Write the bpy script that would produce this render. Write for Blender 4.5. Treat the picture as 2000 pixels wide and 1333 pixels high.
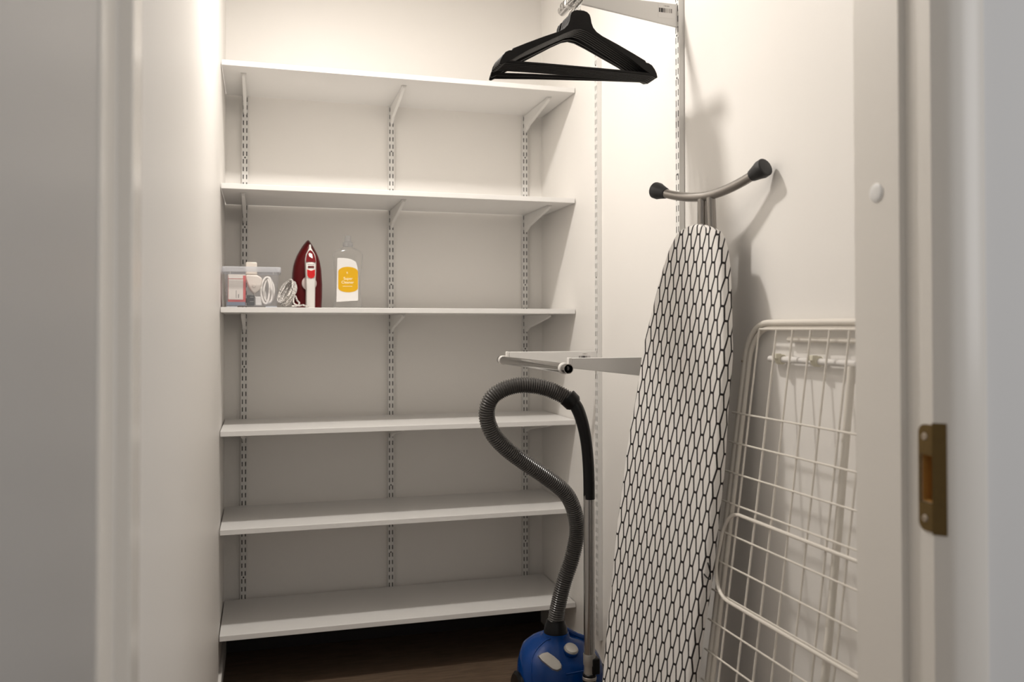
import bpy, bmesh, math, random
from mathutils import Vector, Matrix
from mathutils.bvhtree import BVHTree
random.seed(7)
S = bpy.context.scene
COL = S.collection
for o in list(bpy.data.objects):
    bpy.data.objects.remove(o)

# ---------------------------------------------------------------- camera, light, exposure
W = 1.373            # closet width (X), back wall at Y = 0, closet opens towards -Y, floor at Z = 0
F_PX = 1683.5
cam = bpy.data.cameras.new('camera')
cam.sensor_width = 36.0
cam.lens = F_PX * 36.0 / 2000.0
cam.shift_y = -51.2 / 2000.0
cam.clip_start = 0.02
cam.dof.use_dof = True
cam.dof.focus_distance = 2.7
cam.dof.aperture_fstop = 2.8
camo = bpy.data.objects.new('camera', cam)
COL.objects.link(camo)
r = Vector((0.9604, -0.2787, -0.0009)); u = Vector((-0.0032, -0.0144, 0.9999)); f = Vector((0.2786, 0.9603, 0.0147))
camo.matrix_world = Matrix(((r.x, u.x, -f.x, 0.1472), (r.y, u.y, -f.y, -3.7347), (r.z, u.z, -f.z, 1.3298), (0, 0, 0, 1)))
S.camera = camo

world = bpy.data.worlds.new('hall_daylight')
S.world = world
world.use_nodes = True
world.node_tree.nodes['Background'].inputs[0].default_value = (1.0, 0.97, 0.935, 1)
world.node_tree.nodes['Background'].inputs[1].default_value = 0.29

def lamp(name, kind, loc, energy, color, **kw):
    l = bpy.data.lights.new(name, kind)
    l.energy = energy
    l.color = color
    for k, v in kw.items():
        setattr(l, k, v)
    o = bpy.data.objects.new(name, l)
    COL.objects.link(o)
    o.location = loc
    return o
lamp('closet_ceiling_light', 'AREA', (0.41, -1.20, 2.85), 19.0, (1.0, 0.945, 0.88), shape='DISK', size=0.13)
lamp('closet_ceiling_light_side_glow', 'POINT', (0.41, -1.20, 2.87), 1.2, (1.0, 0.945, 0.88), shadow_soft_size=0.065)
h = lamp('hall_window_light', 'AREA', (2.7, -4.4, 1.95), 13.0, (0.985, 0.985, 1.0), shape='RECTANGLE', size=1.2, size_y=1.6)
h.rotation_euler = (Vector((0.55, -2.7, 1.2)) - h.location).to_track_quat('-Z', 'Y').to_euler()

S.view_settings.view_transform = 'Standard'
S.view_settings.look = 'None'
S.view_settings.exposure = 0.22
S.view_settings.gamma = 1.0
S.view_settings.use_curve_mapping = False

# ---------------------------------------------------------------- materials
def mat(name, color, rough=0.5, metal=0.0, bump=0.0, scale=60.0, var=0.0, spec=0.5, coat=0.0, stretch=(1, 1, 1)):
    m = bpy.data.materials.new(name)
    m.use_nodes = True
    nt = m.node_tree
    b = nt.nodes['Principled BSDF']
    b.inputs['Roughness'].default_value = rough
    b.inputs['Metallic'].default_value = metal
    b.inputs['Specular IOR Level'].default_value = spec
    b.inputs['Coat Weight'].default_value = coat
    b.inputs['Coat Roughness'].default_value = 0.05
    tc = nt.nodes.new('ShaderNodeTexCoord')
    mp = nt.nodes.new('ShaderNodeMapping')
    mp.inputs['Scale'].default_value = stretch
    nt.links.new(tc.outputs['Object'], mp.inputs[0])
    nz = nt.nodes.new('ShaderNodeTexNoise')
    nz.inputs['Scale'].default_value = scale
    nz.inputs['Detail'].default_value = 4
    nt.links.new(mp.outputs[0], nz.inputs['Vector'])
    mx = nt.nodes.new('ShaderNodeMix')
    mx.data_type = 'RGBA'
    c = tuple(color)
    mx.inputs[6].default_value = tuple(x * (1 - var) for x in c) + (1,)
    mx.inputs[7].default_value = tuple(min(1, x * (1 + var)) for x in c) + (1,)
    nt.links.new(nz.outputs[0], mx.inputs[0])
    nt.links.new(mx.outputs[2], b.inputs['Base Color'])
    if bump:
        bp = nt.nodes.new('ShaderNodeBump')
        bp.inputs['Strength'].default_value = bump
        bp.inputs['Distance'].default_value = 0.002
        nt.links.new(nz.outputs[0], bp.inputs['Height'])
        nt.links.new(bp.outputs[0], b.inputs['Normal'])
    return m

def clear_plastic(name, tint, milk, gloss_rough=0.08, edge=0.5):
    """clear thin plastic: mostly transparent, a milky diffuse share, Fresnel reflection"""
    m = bpy.data.materials.new(name)
    m.use_nodes = True
    nt = m.node_tree
    nt.nodes.remove(nt.nodes['Principled BSDF'])
    out = nt.nodes['Material Output']
    tr = nt.nodes.new('ShaderNodeBsdfTransparent'); tr.inputs[0].default_value = tint + (1,)
    df = nt.nodes.new('ShaderNodeBsdfTranslucent'); df.inputs[0].default_value = (0.86, 0.88, 0.93, 1)
    d2 = nt.nodes.new('ShaderNodeBsdfDiffuse'); d2.inputs[0].default_value = (0.86, 0.88, 0.93, 1)
    mm = nt.nodes.new('ShaderNodeMixShader'); mm.inputs[0].default_value = 0.5
    nt.links.new(df.outputs[0], mm.inputs[1]); nt.links.new(d2.outputs[0], mm.inputs[2])
    m1 = nt.nodes.new('ShaderNodeMixShader')
    lw = nt.nodes.new('ShaderNodeLayerWeight'); lw.inputs['Blend'].default_value = 0.5
    fr = nt.nodes.new('ShaderNodeMath'); fr.operation = 'POWER'
    nt.links.new(lw.outputs['Facing'], fr.inputs[0]); fr.inputs[1].default_value = 4.0
    gm = nt.nodes.new('ShaderNodeMath'); gm.operation = 'MULTIPLY_ADD'
    nt.links.new(fr.outputs[0], gm.inputs[0]); gm.inputs[1].default_value = 0.35; gm.inputs[2].default_value = 0.035
    ma = nt.nodes.new('ShaderNodeMath'); ma.operation = 'MULTIPLY_ADD'
    nt.links.new(fr.outputs[0], ma.inputs[0]); ma.inputs[1].default_value = edge; ma.inputs[2].default_value = milk
    ma.use_clamp = True
    nt.links.new(ma.outputs[0], m1.inputs[0])
    nt.links.new(tr.outputs[0], m1.inputs[1]); nt.links.new(mm.outputs[0], m1.inputs[2])
    gl = nt.nodes.new('ShaderNodeBsdfGlossy'); gl.inputs['Roughness'].default_value = gloss_rough
    m2 = nt.nodes.new('ShaderNodeMixShader')
    nt.links.new(gm.outputs[0], m2.inputs[0])
    nt.links.new(m1.outputs[0], m2.inputs[1]); nt.links.new(gl.outputs[0], m2.inputs[2])
    nt.links.new(m2.outputs[0], out.inputs[0])
    return m

M = {}
M['wall'] = mat('painted_wall', (0.895, 0.868, 0.832), 0.45, bump=0.05, scale=350, var=0.01, spec=0.3)
M['ceiling'] = mat('ceiling_paint', (0.92, 0.905, 0.885), 0.8, bump=0.04, scale=200)
M['hall_wall'] = mat('hall_wall_paint', (0.82, 0.82, 0.82), 0.7, bump=0.05, scale=300)
M['trim'] = mat('frame_lacquer', (0.91, 0.87, 0.81), 0.26, bump=0.02, scale=120, var=0.01)
M['door'] = mat('door_lacquer', (0.50, 0.49, 0.48), 0.38, bump=0.03, scale=90, var=0.01)
M['baseboard'] = mat('baseboard_paint', (0.80, 0.78, 0.75), 0.35, var=0.01)
M['back_base'] = mat('near_black_base', (0.022, 0.020, 0.020), 0.7)  # near-black colour for the strip along the foot of the back wall
M['melamine'] = mat('white_melamine', (0.85, 0.835, 0.815), 0.38, bump=0.02, scale=400, var=0.01)
M['steel'] = mat('white_powder_steel', (0.80, 0.785, 0.76), 0.4, bump=0.03, scale=500, var=0.01)
M['slot_dark'] = mat('slot_shade_and_screw', (0.008, 0.0075, 0.007), 0.9, spec=0.1, var=0.1)  # near-black standing in for shade inside the slots; screw dots share it
M['chrome'] = mat('chrome', (0.46, 0.45, 0.44), 0.12, metal=1.0, bump=0.01, scale=30)
M['wire'] = mat('hook_wire', (0.60, 0.59, 0.57), 0.22, metal=1.0)
M['black_wood'] = mat('black_lacquered_wood', (0.006, 0.0055, 0.0055), 0.45, spec=0.22, bump=0.15, scale=60, var=0.3, stretch=(1, 8, 8))
M['black'] = mat('black_plastic', (0.005, 0.005, 0.0055), 0.34, spec=0.3, bump=0.04, scale=300, var=0.1)
M['rubber'] = mat('dark_grey_rubber', (0.022, 0.022, 0.024), 0.5, bump=0.08, scale=300, var=0.1)
M['hose'] = mat('grey_hose_plastic', (0.088, 0.083, 0.079), 0.25, var=0.1, scale=40)
M['grey_tube'] = mat('grey_lacquered_tube', (0.30, 0.28, 0.26), 0.32, metal=0.75, bump=0.02, scale=200)
M['blue'] = mat('glossy_blue_plastic', (0.0005, 0.040, 0.20), 0.2, bump=0.03, scale=25, var=0.06, spec=0.28, coat=0.12)
M['silver'] = mat('silver_plastic', (0.46, 0.44, 0.41), 0.28, metal=0.55, var=0.05)
M['brass'] = mat('dark_brass', (0.175, 0.115, 0.042), 0.42, metal=0.75, bump=0.06, scale=120, var=0.15)
M['gold'] = mat('bare_brass', (0.52, 0.29, 0.085), 0.6, spec=0.2, metal=0.0, var=0.1)
M['screw'] = mat('screw_steel', (0.55, 0.48, 0.40), 0.35, metal=1.0)
M['rack'] = mat('cream_powder_coat', (0.80, 0.755, 0.685), 0.38, bump=0.02, scale=200)
M['clip'] = mat('cream_plastic', (0.80, 0.76, 0.62), 0.45)
M['white'] = mat('white_plastic', (0.80, 0.775, 0.745), 0.35)
M['dark_red'] = mat('dark_red_plastic', (0.085, 0.0025, 0.004), 0.36, spec=0.2, coat=0.05, var=0.12, scale=15)
M['window_red'] = mat('clear_red_tank', (0.17, 0.004, 0.008), 0.6, spec=0.12, coat=0.0, var=0.2, scale=30)
M['red'] = mat('bright_red_button', (0.62, 0.010, 0.012), 0.3)
M['sole'] = mat('soleplate_metal', (0.55, 0.53, 0.51), 0.3, metal=0.9)
M['oval_dark'] = mat('dark_red_button', (0.12, 0.01, 0.015), 0.3)
M['print_grey'] = mat('grey_print', (0.35, 0.33, 0.31), 0.6)
M['dial'] = mat('pale_dial_plastic', (0.62, 0.53, 0.51), 0.35)
M['card'] = mat('white_card', (0.80, 0.745, 0.69), 0.6, var=0.02)
M['card_red'] = mat('red_card', (0.66, 0.12, 0.12), 0.55, var=0.05)
M['label'] = mat('white_label', (0.82, 0.80, 0.78), 0.4)
M['yellow'] = mat('yellow_label', (0.74, 0.41, 0.002), 0.5, var=0.03)
M['text'] = mat('pale_lettering', (0.95, 0.80, 0.50), 0.5)
M['charger'] = mat('ivory_plastic', (0.80, 0.73, 0.66), 0.35)
M['cable'] = mat('white_cable', (0.80, 0.76, 0.72), 0.4)
M['gadget'] = mat('grey_black_plastic', (0.05, 0.055, 0.055), 0.3)
M['box'] = clear_plastic('clear_box_plastic', (0.985, 0.988, 1.0), 0.10, 0.1, 0.45)
M['box_rim'] = clear_plastic('frosted_rim_plastic', (0.97, 0.98, 1.0), 0.62, 0.2, 0.35)
M['bottle'] = clear_plastic('clear_bottle_plastic', (0.985, 0.985, 0.98), 0.03, 0.08, 0.40)
M['cap_clear'] = clear_plastic('frosted_cap_plastic', (0.97, 0.97, 0.96), 0.34, 0.2, 0.3)

def floor_material():
    m = mat('brown_laminate', (0.20, 0.135, 0.088), 0.42, bump=0.12, scale=9, var=0.0, stretch=(1.2, 22, 1))
    nt = m.node_tree
    b = nt.nodes['Principled BSDF']
    nz = [n for n in nt.nodes if n.type == 'TEX_NOISE'][0]
    nz.inputs['Detail'].default_value = 8
    nz.inputs['Distortion'].default_value = 0.6
    rp = nt.nodes.new('ShaderNodeValToRGB')
    rp.color_ramp.elements[0].position = 0.3; rp.color_ramp.elements[0].color = (0.08, 0.052, 0.034, 1)
    rp.color_ramp.elements[1].position = 0.72; rp.color_ramp.elements[1].color = (0.19, 0.135, 0.093, 1)
    nt.links.new(nz.outputs[0], rp.inputs[0])
    nt.links.new(rp.outputs[0], b.inputs['Base Color'])
    return m
M['floor'] = floor_material()

def hex_material():
    """white cotton printed with a black stretched-hexagon net, driven by the UV map (metres on the cloth)"""
    m = bpy.data.materials.new('hexagon_print_cotton')
    m.use_nodes = True
    nt = m.node_tree
    L = nt.links.new
    b = nt.nodes['Principled BSDF']
    b.inputs['Roughness'].default_value = 0.85
    uv = nt.nodes.new('ShaderNodeUVMap'); uv.uv_map = 'UVMap'
    sp = nt.nodes.new('ShaderNodeSeparateXYZ'); L(uv.outputs[0], sp.inputs[0])
    SX, HY, bar = 0.0322, 0.0735, 0.15
    def N(op, a, bb=None, c=None):
        n = nt.nodes.new('ShaderNodeMath'); n.operation = op
        for i, v in enumerate((a, bb, c)):
            if v is None: continue
            if isinstance(v, (int, float)): n.inputs[i].default_value = v
            else: L(v, n.inputs[i])
        return n.outputs[0]
    x = N('MULTIPLY_ADD', sp.outputs[0], 1 / SX, 0.0841 / SX)
    y = N('MULTIPLY_ADD', sp.outputs[1], 1 / HY, -0.3228 / HY)
    x = N('PINGPONG', x, 0.5)                 # 0 .. .5 mirror-folded
    y = N('SUBTRACT', 0.5, N('PINGPONG', y, 0.5))
    xm = N('MULTIPLY', x, SX); ym = N('MULTIPLY', y, HY)
    ax, ay, bx, by = bar * SX, 0.5 * HY, (0.5 - bar) * SX, 0.0
    dx, dy = bx - ax, by - ay
    ln = math.hypot(dx, dy); nx, ny = -dy / ln, dx / ln
    d1 = N('ABSOLUTE', N('ADD', N('ADD', N('MULTIPLY', xm, nx), N('MULTIPLY', ym, ny)), -(ax * nx + ay * ny)))
    l1 = N('LESS_THAN', d1, 0.0023)
    t1 = N('MULTIPLY', N('LESS_THAN', x, bar), N('LESS_THAN', N('SUBTRACT', 0.5 * HY, ym), 0.0030))
    t2 = N('MULTIPLY', N('GREATER_THAN', x, 0.5 - bar), N('LESS_THAN', ym, 0.0030))
    k = N('MAXIMUM', l1, N('MAXIMUM', t1, t2))
    mx = nt.nodes.new('ShaderNodeMix'); mx.data_type = 'RGBA'
    L(k, mx.inputs[0])
    mx.inputs[6].default_value = (0.87, 0.84, 0.81, 1)
    mx.inputs[7].default_value = (0.018, 0.013, 0.013, 1)
    L(mx.outputs[2], b.inputs['Base Color'])
    nz = nt.nodes.new('ShaderNodeTexNoise'); nz.inputs['Scale'].default_value = 30
    tc = nt.nodes.new('ShaderNodeTexCoord'); L(tc.outputs['Object'], nz.inputs['Vector'])
    bp = nt.nodes.new('ShaderNodeBump'); bp.inputs['Strength'].default_value = 0.15; bp.inputs['Distance'].default_value = 0.004
    L(nz.outputs[0], bp.inputs['Height']); L(bp.outputs[0], b.inputs['Normal'])
    return m
M['hex'] = hex_material()

def stripe_material(name, axis, freq, dark, light, thr=0.5):
    m = bpy.data.materials.new(name)
    m.use_nodes = True
    nt = m.node_tree; L = nt.links.new
    b = nt.nodes['Principled BSDF']; b.inputs['Roughness'].default_value = 0.5
    tc = nt.nodes.new('ShaderNodeTexCoord')
    sp = nt.nodes.new('ShaderNodeSeparateXYZ'); L(tc.outputs['Object'], sp.inputs[0])
    mu = nt.nodes.new('ShaderNodeMath'); mu.operation = 'MULTIPLY'; L(sp.outputs[axis], mu.inputs[0]); mu.inputs[1].default_value = freq
    fl = nt.nodes.new('ShaderNodeMath'); fl.operation = 'FLOOR'; L(mu.outputs[0], fl.inputs[0])
    wn = nt.nodes.new('ShaderNodeTexWhiteNoise'); wn.noise_dimensions = '1D'; L(fl.outputs[0], wn.inputs['W'])
    gt = nt.nodes.new('ShaderNodeMath'); gt.operation = 'GREATER_THAN'; L(wn.outputs[0], gt.inputs[0]); gt.inputs[1].default_value = thr
    mx = nt.nodes.new('ShaderNodeMix'); mx.data_type = 'RGBA'; L(gt.outputs[0], mx.inputs[0])
    mx.inputs[6].default_value = dark + (1,); mx.inputs[7].default_value = light + (1,)
    L(mx.outputs[2], b.inputs['Base Color'])
    return m
M['barcode'] = stripe_material('barcode_print', 0, 850, (0.05, 0.045, 0.045), (0.75, 0.72, 0.69))
M['smallprint'] = stripe_material('small_print', 0, 500, (0.38, 0.36, 0.34), (0.66, 0.63, 0.60), 0.45)

def braid_material():
    m = bpy.data.materials.new('braided_cord_cotton')
    m.use_nodes = True
    nt = m.node_tree; L = nt.links.new
    b = nt.nodes['Principled BSDF']; b.inputs['Roughness'].default_value = 0.8
    tc = nt.nodes.new('ShaderNodeTexCoord')
    vo = nt.nodes.new('ShaderNodeTexVoronoi'); vo.inputs['Scale'].default_value = 420
    L(tc.outputs['Object'], vo.inputs['Vector'])
    rp = nt.nodes.new('ShaderNodeValToRGB'); rp.color_ramp.interpolation = 'CONSTANT'
    rp.color_ramp.elements[0].color = (0.22, 0.205, 0.195, 1)
    rp.color_ramp.elements[1].position = 0.32; rp.color_ramp.elements[1].color = (0.78, 0.74, 0.70, 1)
    sx = nt.nodes.new('ShaderNodeSeparateColor'); L(vo.outputs['Color'], sx.inputs[0])
    L(sx.outputs[0], rp.inputs[0]); L(rp.outputs[0], b.inputs['Base Color'])
    return m
M['braid'] = braid_material()

# ---------------------------------------------------------------- mesh helpers
OFF = {}      # world offset of every object that can be a parent

class MB:
    def __init__(self):
        self.bm = bmesh.new()
        self.uv = None
    def faces(self, verts, faces):
        vs = [self.bm.verts.new(v) for v in verts]
        for q in faces:
            try: self.bm.faces.new([vs[i] for i in q])
            except ValueError: pass
        return vs
    def box(self, x0, x1, y0, y1, z0, z1):
        v = [(x, y, z) for z in (z0, z1) for y in (y0, y1) for x in (x0, x1)]
        self.faces(v, [(0, 2, 3, 1), (4, 5, 7, 6), (0, 1, 5, 4), (2, 6, 7, 3), (0, 4, 6, 2), (1, 3, 7, 5)])
        return self
    def prism(self, poly, fn, d0, d1):
        """poly of 2-D points; fn(a, b, d) -> world point"""
        n = len(poly)
        v = [fn(a, b, d0) for a, b in poly] + [fn(a, b, d1) for a, b in poly]
        fs = [tuple(range(n)), tuple(range(2 * n - 1, n - 1, -1))]
        fs += [(i, i + n, (i + 1) % n + n, (i + 1) % n) for i in range(n)]
        self.faces(v, fs)
        return self
    def rings(self, rings, closed=False, cap=True):
        n = len(rings[0])
        v = [p for rg in rings for p in rg]
        m = len(rings)
        fs = []
        for i in range(m if closed else m - 1):
            a, b = i * n, ((i + 1) % m) * n
            for j in range(n):
                k = (j + 1) % n
                fs.append((a + j, a + k, b + k, b + j))
        if cap and not closed:
            fs.append(tuple(range(n - 1, -1, -1)))
            fs.append(tuple(range((m - 1) * n, m * n)))
        self.faces(v, fs)
        return self
    def tube(self, pts, rad, seg=10, closed=False, radii=None, cap=True):
        pts = [Vector(p) for p in pts]
        n = len(pts)
        rs = []
        prev = None
        for i, p in enumerate(pts):
            if closed: t = pts[(i + 1) % n] - pts[i - 1]
            elif i == 0: t = pts[1] - pts[0]
            elif i == n - 1: t = pts[-1] - pts[-2]
            else: t = (pts[i + 1] - p).normalized() + (p - pts[i - 1]).normalized()
            t.normalize()
            if prev is None:
                a = Vector((0, 0, 1)) if abs(t.z) < 0.9 else Vector((1, 0, 0))
                nrm = (a - t * a.dot(t)).normalized()
            else:
                nrm = (prev - t * prev.dot(t)).normalized()
            prev = nrm
            bi = t.cross(nrm)
            rr = radii[i] if radii else rad
            rs.append([p + (nrm * math.cos(2 * math.pi * k / seg) + bi * math.sin(2 * math.pi * k / seg)) * rr for k in range(seg)])
        return self.rings(rs, closed, cap)
    def lathe(self, prof, centre, axis='Z', seg=20):
        c = Vector(centre)
        rs = []
        for rad, hgt in prof:
            rg = []
            for k in range(seg):
                a = 2 * math.pi * k / seg
                p, q = rad * math.cos(a), rad * math.sin(a)
                rg.append(c + {'Z': Vector((p, q, hgt)), 'Y': Vector((q, hgt, p)), 'X': Vector((hgt, p, q))}[axis])
            rs.append(rg)
        return self.rings(rs)
    def mesh(self, name, off=(0, 0, 0), angle=35):
        bmesh.ops.recalc_face_normals(self.bm, faces=self.bm.faces)
        bmesh.ops.translate(self.bm, vec=-Vector(off), verts=self.bm.verts)
        me = bpy.data.meshes.new(name)
        self.bm.to_mesh(me)
        self.bm.free()
        if angle:
            for p in me.polygons: p.use_smooth = True
            me.set_sharp_from_angle(angle=math.radians(angle))
        return me
    def build(self, name, m, parent=None, bevel=0.0, angle=35, label=None):
        if parent is not None:
            off = OFF[parent]
        else:
            xs = [v.co for v in self.bm.verts]
            lo = Vector((min(v.x for v in xs), min(v.y for v in xs), min(v.z for v in xs)))
            hi = Vector((max(v.x for v in xs), max(v.y for v in xs), max(v.z for v in xs)))
            off = Vector(((lo.x + hi.x) / 2, (lo.y + hi.y) / 2, lo.z))
        me = self.mesh(name, off, angle)
        me.materials.append(m)
        o = bpy.data.objects.new(name, me)
        COL.objects.link(o)
        if parent is not None: o.parent = parent
        else: o.location = off
        OFF[o] = Vector(off)
        if bevel:
            bv = o.modifiers.new('bevel', 'BEVEL'); bv.width = bevel; bv.segments = 2; bv.limit_method = 'ANGLE'
            bv.angle_limit = math.radians(40)
        if label: o['label'] = label
        return o

def tag(o, label=None, cat=None, group=None, kind=None):
    if label: o['label'] = label
    if cat: o['category'] = cat
    if group: o['group'] = group
    if kind: o['kind'] = kind
    return o
def thing(name, loc, label, cat, group=None, rz=0):
    o = bpy.data.objects.new(name, None)
    o.empty_display_size = 0.05
    COL.objects.link(o)
    o.location = loc
    o.rotation_euler = (0, 0, rz)
    OFF[o] = Vector(loc) if rz == 0 else Vector((0, 0, 0))
    return tag(o, label, cat, group)
def copy_tree(o, parent=None):
    c = o.copy()
    COL.objects.link(c)
    c.parent = parent
    for ch in list(o.children): copy_tree(ch, c)
    return c
def smooth_path(pts, n=8, closed=False):
    """Catmull-Rom through the points"""
    P = [Vector(p) for p in pts]
    out = []
    m = len(P)
    for i in range(m if closed else m - 1):
        g = lambda k: P[k % m] if closed else P[max(0, min(m - 1, k))]
        p0, p1, p2, p3 = g(i - 1), g(i), g(i + 1), g(i + 2)
        for j in range(n):
            t = j / n
            out.append(0.5 * ((2 * p1) + (p2 - p0) * t + (2 * p0 - 5 * p1 + 4 * p2 - p3) * t * t + (3 * p1 - p0 - 3 * p2 + p3) * t ** 3))
    if not closed: out.append(P[-1])
    return out
def interp(x, xs, ys):
    if x <= xs[0]: return ys[0]
    for i in range(1, len(xs)):
        if x <= xs[i]:
            t = (x - xs[i - 1]) / (xs[i] - xs[i - 1])
            return ys[i - 1] + (ys[i] - ys[i - 1]) * t
    return ys[-1]
XYZ = lambda a, b, d: (a, b, d)      # polygon in plan, extruded upwards
XZY = lambda a, b, d: (a, d, b)      # polygon in X-Z, extruded along Y
YZX = lambda a, b, d: (d, a, b)      # polygon in Y-Z, extruded along X

# ---------------------------------------------------------------- the setting
CEIL = 2.95
def struct(name, mb, m, bevel=0.0):
    return tag(mb.build(name, m, bevel=bevel), kind='structure')
struct('floor', MB().box(-1.6, 3.2, -6.2, 0.1, -0.06, 0.0), M['floor'])
struct('wall_back', MB().box(-0.1, W + 0.1, 0.0, 0.1, 0, CEIL), M['wall'])
struct('wall_left', MB().box(-0.1, 0.0, -2.556, 0.0, 0, CEIL), M['wall'])
struct('wall_right', MB().box(W, W + 0.1, -2.55, 0.0, 0, CEIL), M['wall'])
struct('ceiling', MB().box(-0.1, W + 0.1, -2.70, 0.1, CEIL, CEIL + 0.08), M['ceiling'])
fw = MB()
fw.box(1.118, W, -2.700, -2.536, 0, CEIL)          # right of the opening
fw.box(-0.1, 1.118, -2.69, -2.556, 2.17, CEIL)    # above the opening
fw.box(W, 3.2, -2.705, -2.55, 0, CEIL)
fw.box(-1.6, -0.1, -2.69, -2.556, 0, CEIL)
struct('wall_front', fw, M['hall_wall'])
bb = lambda *a: MB().box(*a)
struct('base_strip_back', bb(0.0, W, -0.012, 0.0, 0, 0.185), M['back_base'], 0.002)  # near-black strip, taller than the side baseboards
struct('baseboard_left', bb(0.0, 0.012, -2.556, -0.012, 0, 0.07), M['baseboard'], 0.002)
struct('baseboard_right', bb(W - 0.012, W, -2.536, -0.012, 0, 0.07), M['baseboard'], 0.002)

# right door jamb: liner, stop step, rabbet, chamfer and casing face; a pocket for the latch
P_top = [(1.08, -2.536), (1.08, -2.639), (1.092, -2.639), (1.092, -2.6914), (1.104, -2.705), (1.107, -2.7085), (1.116, -2.714),
         (1.162, -2.7153), (1.170, -2.712), (1.170, -2.69), (1.12, -2.69), (1.12, -2.536)]
P_mid = P_top[:3] + [(1.092, -2.668), (1.114, -2.668), (1.114, -2.6905), (1.0925, -2.6905)] + P_top[3:]
jm = MB()
jm.prism(P_top, XYZ, 0, 1.071)
jm.prism(P_mid, XYZ, 1.071, 1.141)
jm.prism(P_top, XYZ, 1.141, 2.17)
struct('trim_1', jm, M['trim'])
jl = MB()
jl.prism([(0.0, -2.556), (-0.06, -2.556), (-0.06, -2.735), (-0.018, -2.735), (-0.018, -2.635), (0.0, -2.635)], XYZ, 0, 2.17)
struct('trim_2', jl, M['trim'], 0.002)
jh = MB()
jh.box(-0.018, 1.092, -2.639, -2.556, 2.10, 2.17)
jh.box(-0.06, 1.170, -2.7153, -2.639, 2.12, 2.19)
struct('trim_3', jh, M['trim'])

# open door leaf hinged on the left jamb, swung out towards the hall
d1 = MB().box(-0.060, -0.020, -3.84, -2.739, 0.012, 2.11).build('door_1', M['door'], bevel=0.003)
tag(d1, kind='structure')
hb = MB()
for hz in (0.25, 1.05, 1.85):
    hb.lathe([(0.006, 0), (0.006, 0.09)], (-0.064, -2.737, hz), seg=10)
hb.build('hinge', M['screw'], d1)

# strike plate in the rabbet
sp = thing('strike_plate', (1.092, -2.68, 1.029), 'dark brass latch plate screwed to the right door jamb', 'strike plate')
def plate_poly():
    y0, y1, z0, z1, rr = -2.664, -2.6914, 1.029, 1.186, 0.013
    pts = [(y1, z0), (y1, z1)]
    pts += [(y0 - rr + rr * math.sin(a), z1 - rr + rr * math.cos(a)) for a in [i * math.pi / 12 for i in range(7)]]
    pts += [(y0 - rr + rr * math.cos(a), z0 + rr - rr * math.sin(a)) for a in [i * math.pi / 12 for i in range(7)]]
    return pts
pm = MB()
pp = plate_poly()
up = [(y, max(z, 1.141)) for y, z in pp]; dn = [(y, min(z, 1.071)) for y, z in pp]
top_part = [q for q in pp if q[1] >= 1.141] + [(-2.664, 1.141), (-2.6914, 1.141)]
bot_part = [q for q in pp if q[1] <= 1.071] + [(-2.6914, 1.071), (-2.664, 1.071)]
def order(ps):
    cy = sum(q[0] for q in ps) / len(ps); cz = sum(q[1] for q in ps) / len(ps)
    return sorted(set(ps), key=lambda q: math.atan2(q[1] - cz, q[0] - cy))
pm.prism(order(top_part), YZX, 1.0898, 1.0920)
pm.prism(order(bot_part), YZX, 1.0898, 1.0920)
pm.box(1.0898, 1.0920, -2.668, -2.664, 1.071, 1.141)
pm.build('plate', M['brass'], sp, angle=30)
lm = MB()
lm.prism([(1.0898, -2.6914), (1.1025, -2.7062), (1.104, -2.7048), (1.092, -2.6905)], XYZ, 1.026, 1.189)
lm.build('lip', M['brass'], sp)
bx = MB()
bx.box(1.1125, 1.1135, -2.690, -2.669, 1.072, 1.140)
bx.box(1.0925, 1.1125, -2.690, -2.669, 1.072, 1.0735)
bx.box(1.0925, 1.1125, -2.6895, -2.6885, 1.0735, 1.140)
bx.box(1.0925, 1.1125, -2.6695, -2.6685, 1.072, 1.140)
bx.build('latch_box', M['gold'], sp, label='bare brass latch pocket')
for zz in (1.047, 1.168):
    s = MB()
    s.lathe([(0.0048, -0.0012), (0.0056, 0.0), (0.0036, -0.0016 + 0.0012), (0.0012, 0.0012)][:2] , (1.0897, -2.6765, zz), 'X', 12)
    so = s.build('screw', M['screw'], sp)
    MB().box(1.0881, 1.0886, -2.6785, -2.6745, zz - 0.0008, zz + 0.0008).build('screw_slot', M['brass'], so)

sc = MB()
sc.lathe([(0.0150, 0.0), (0.0150, -0.0012), (0.0135, -0.0022), (0.006, -0.0024)], (1.08, -2.589, 1.542), 'X', 28)
tag(sc.build('cover_cap', mat('bright_white_cap', (0.93, 0.92, 0.90), 0.4)), 'round white plastic cap on the right door jamb above the latch plate', 'cover cap')

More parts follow.
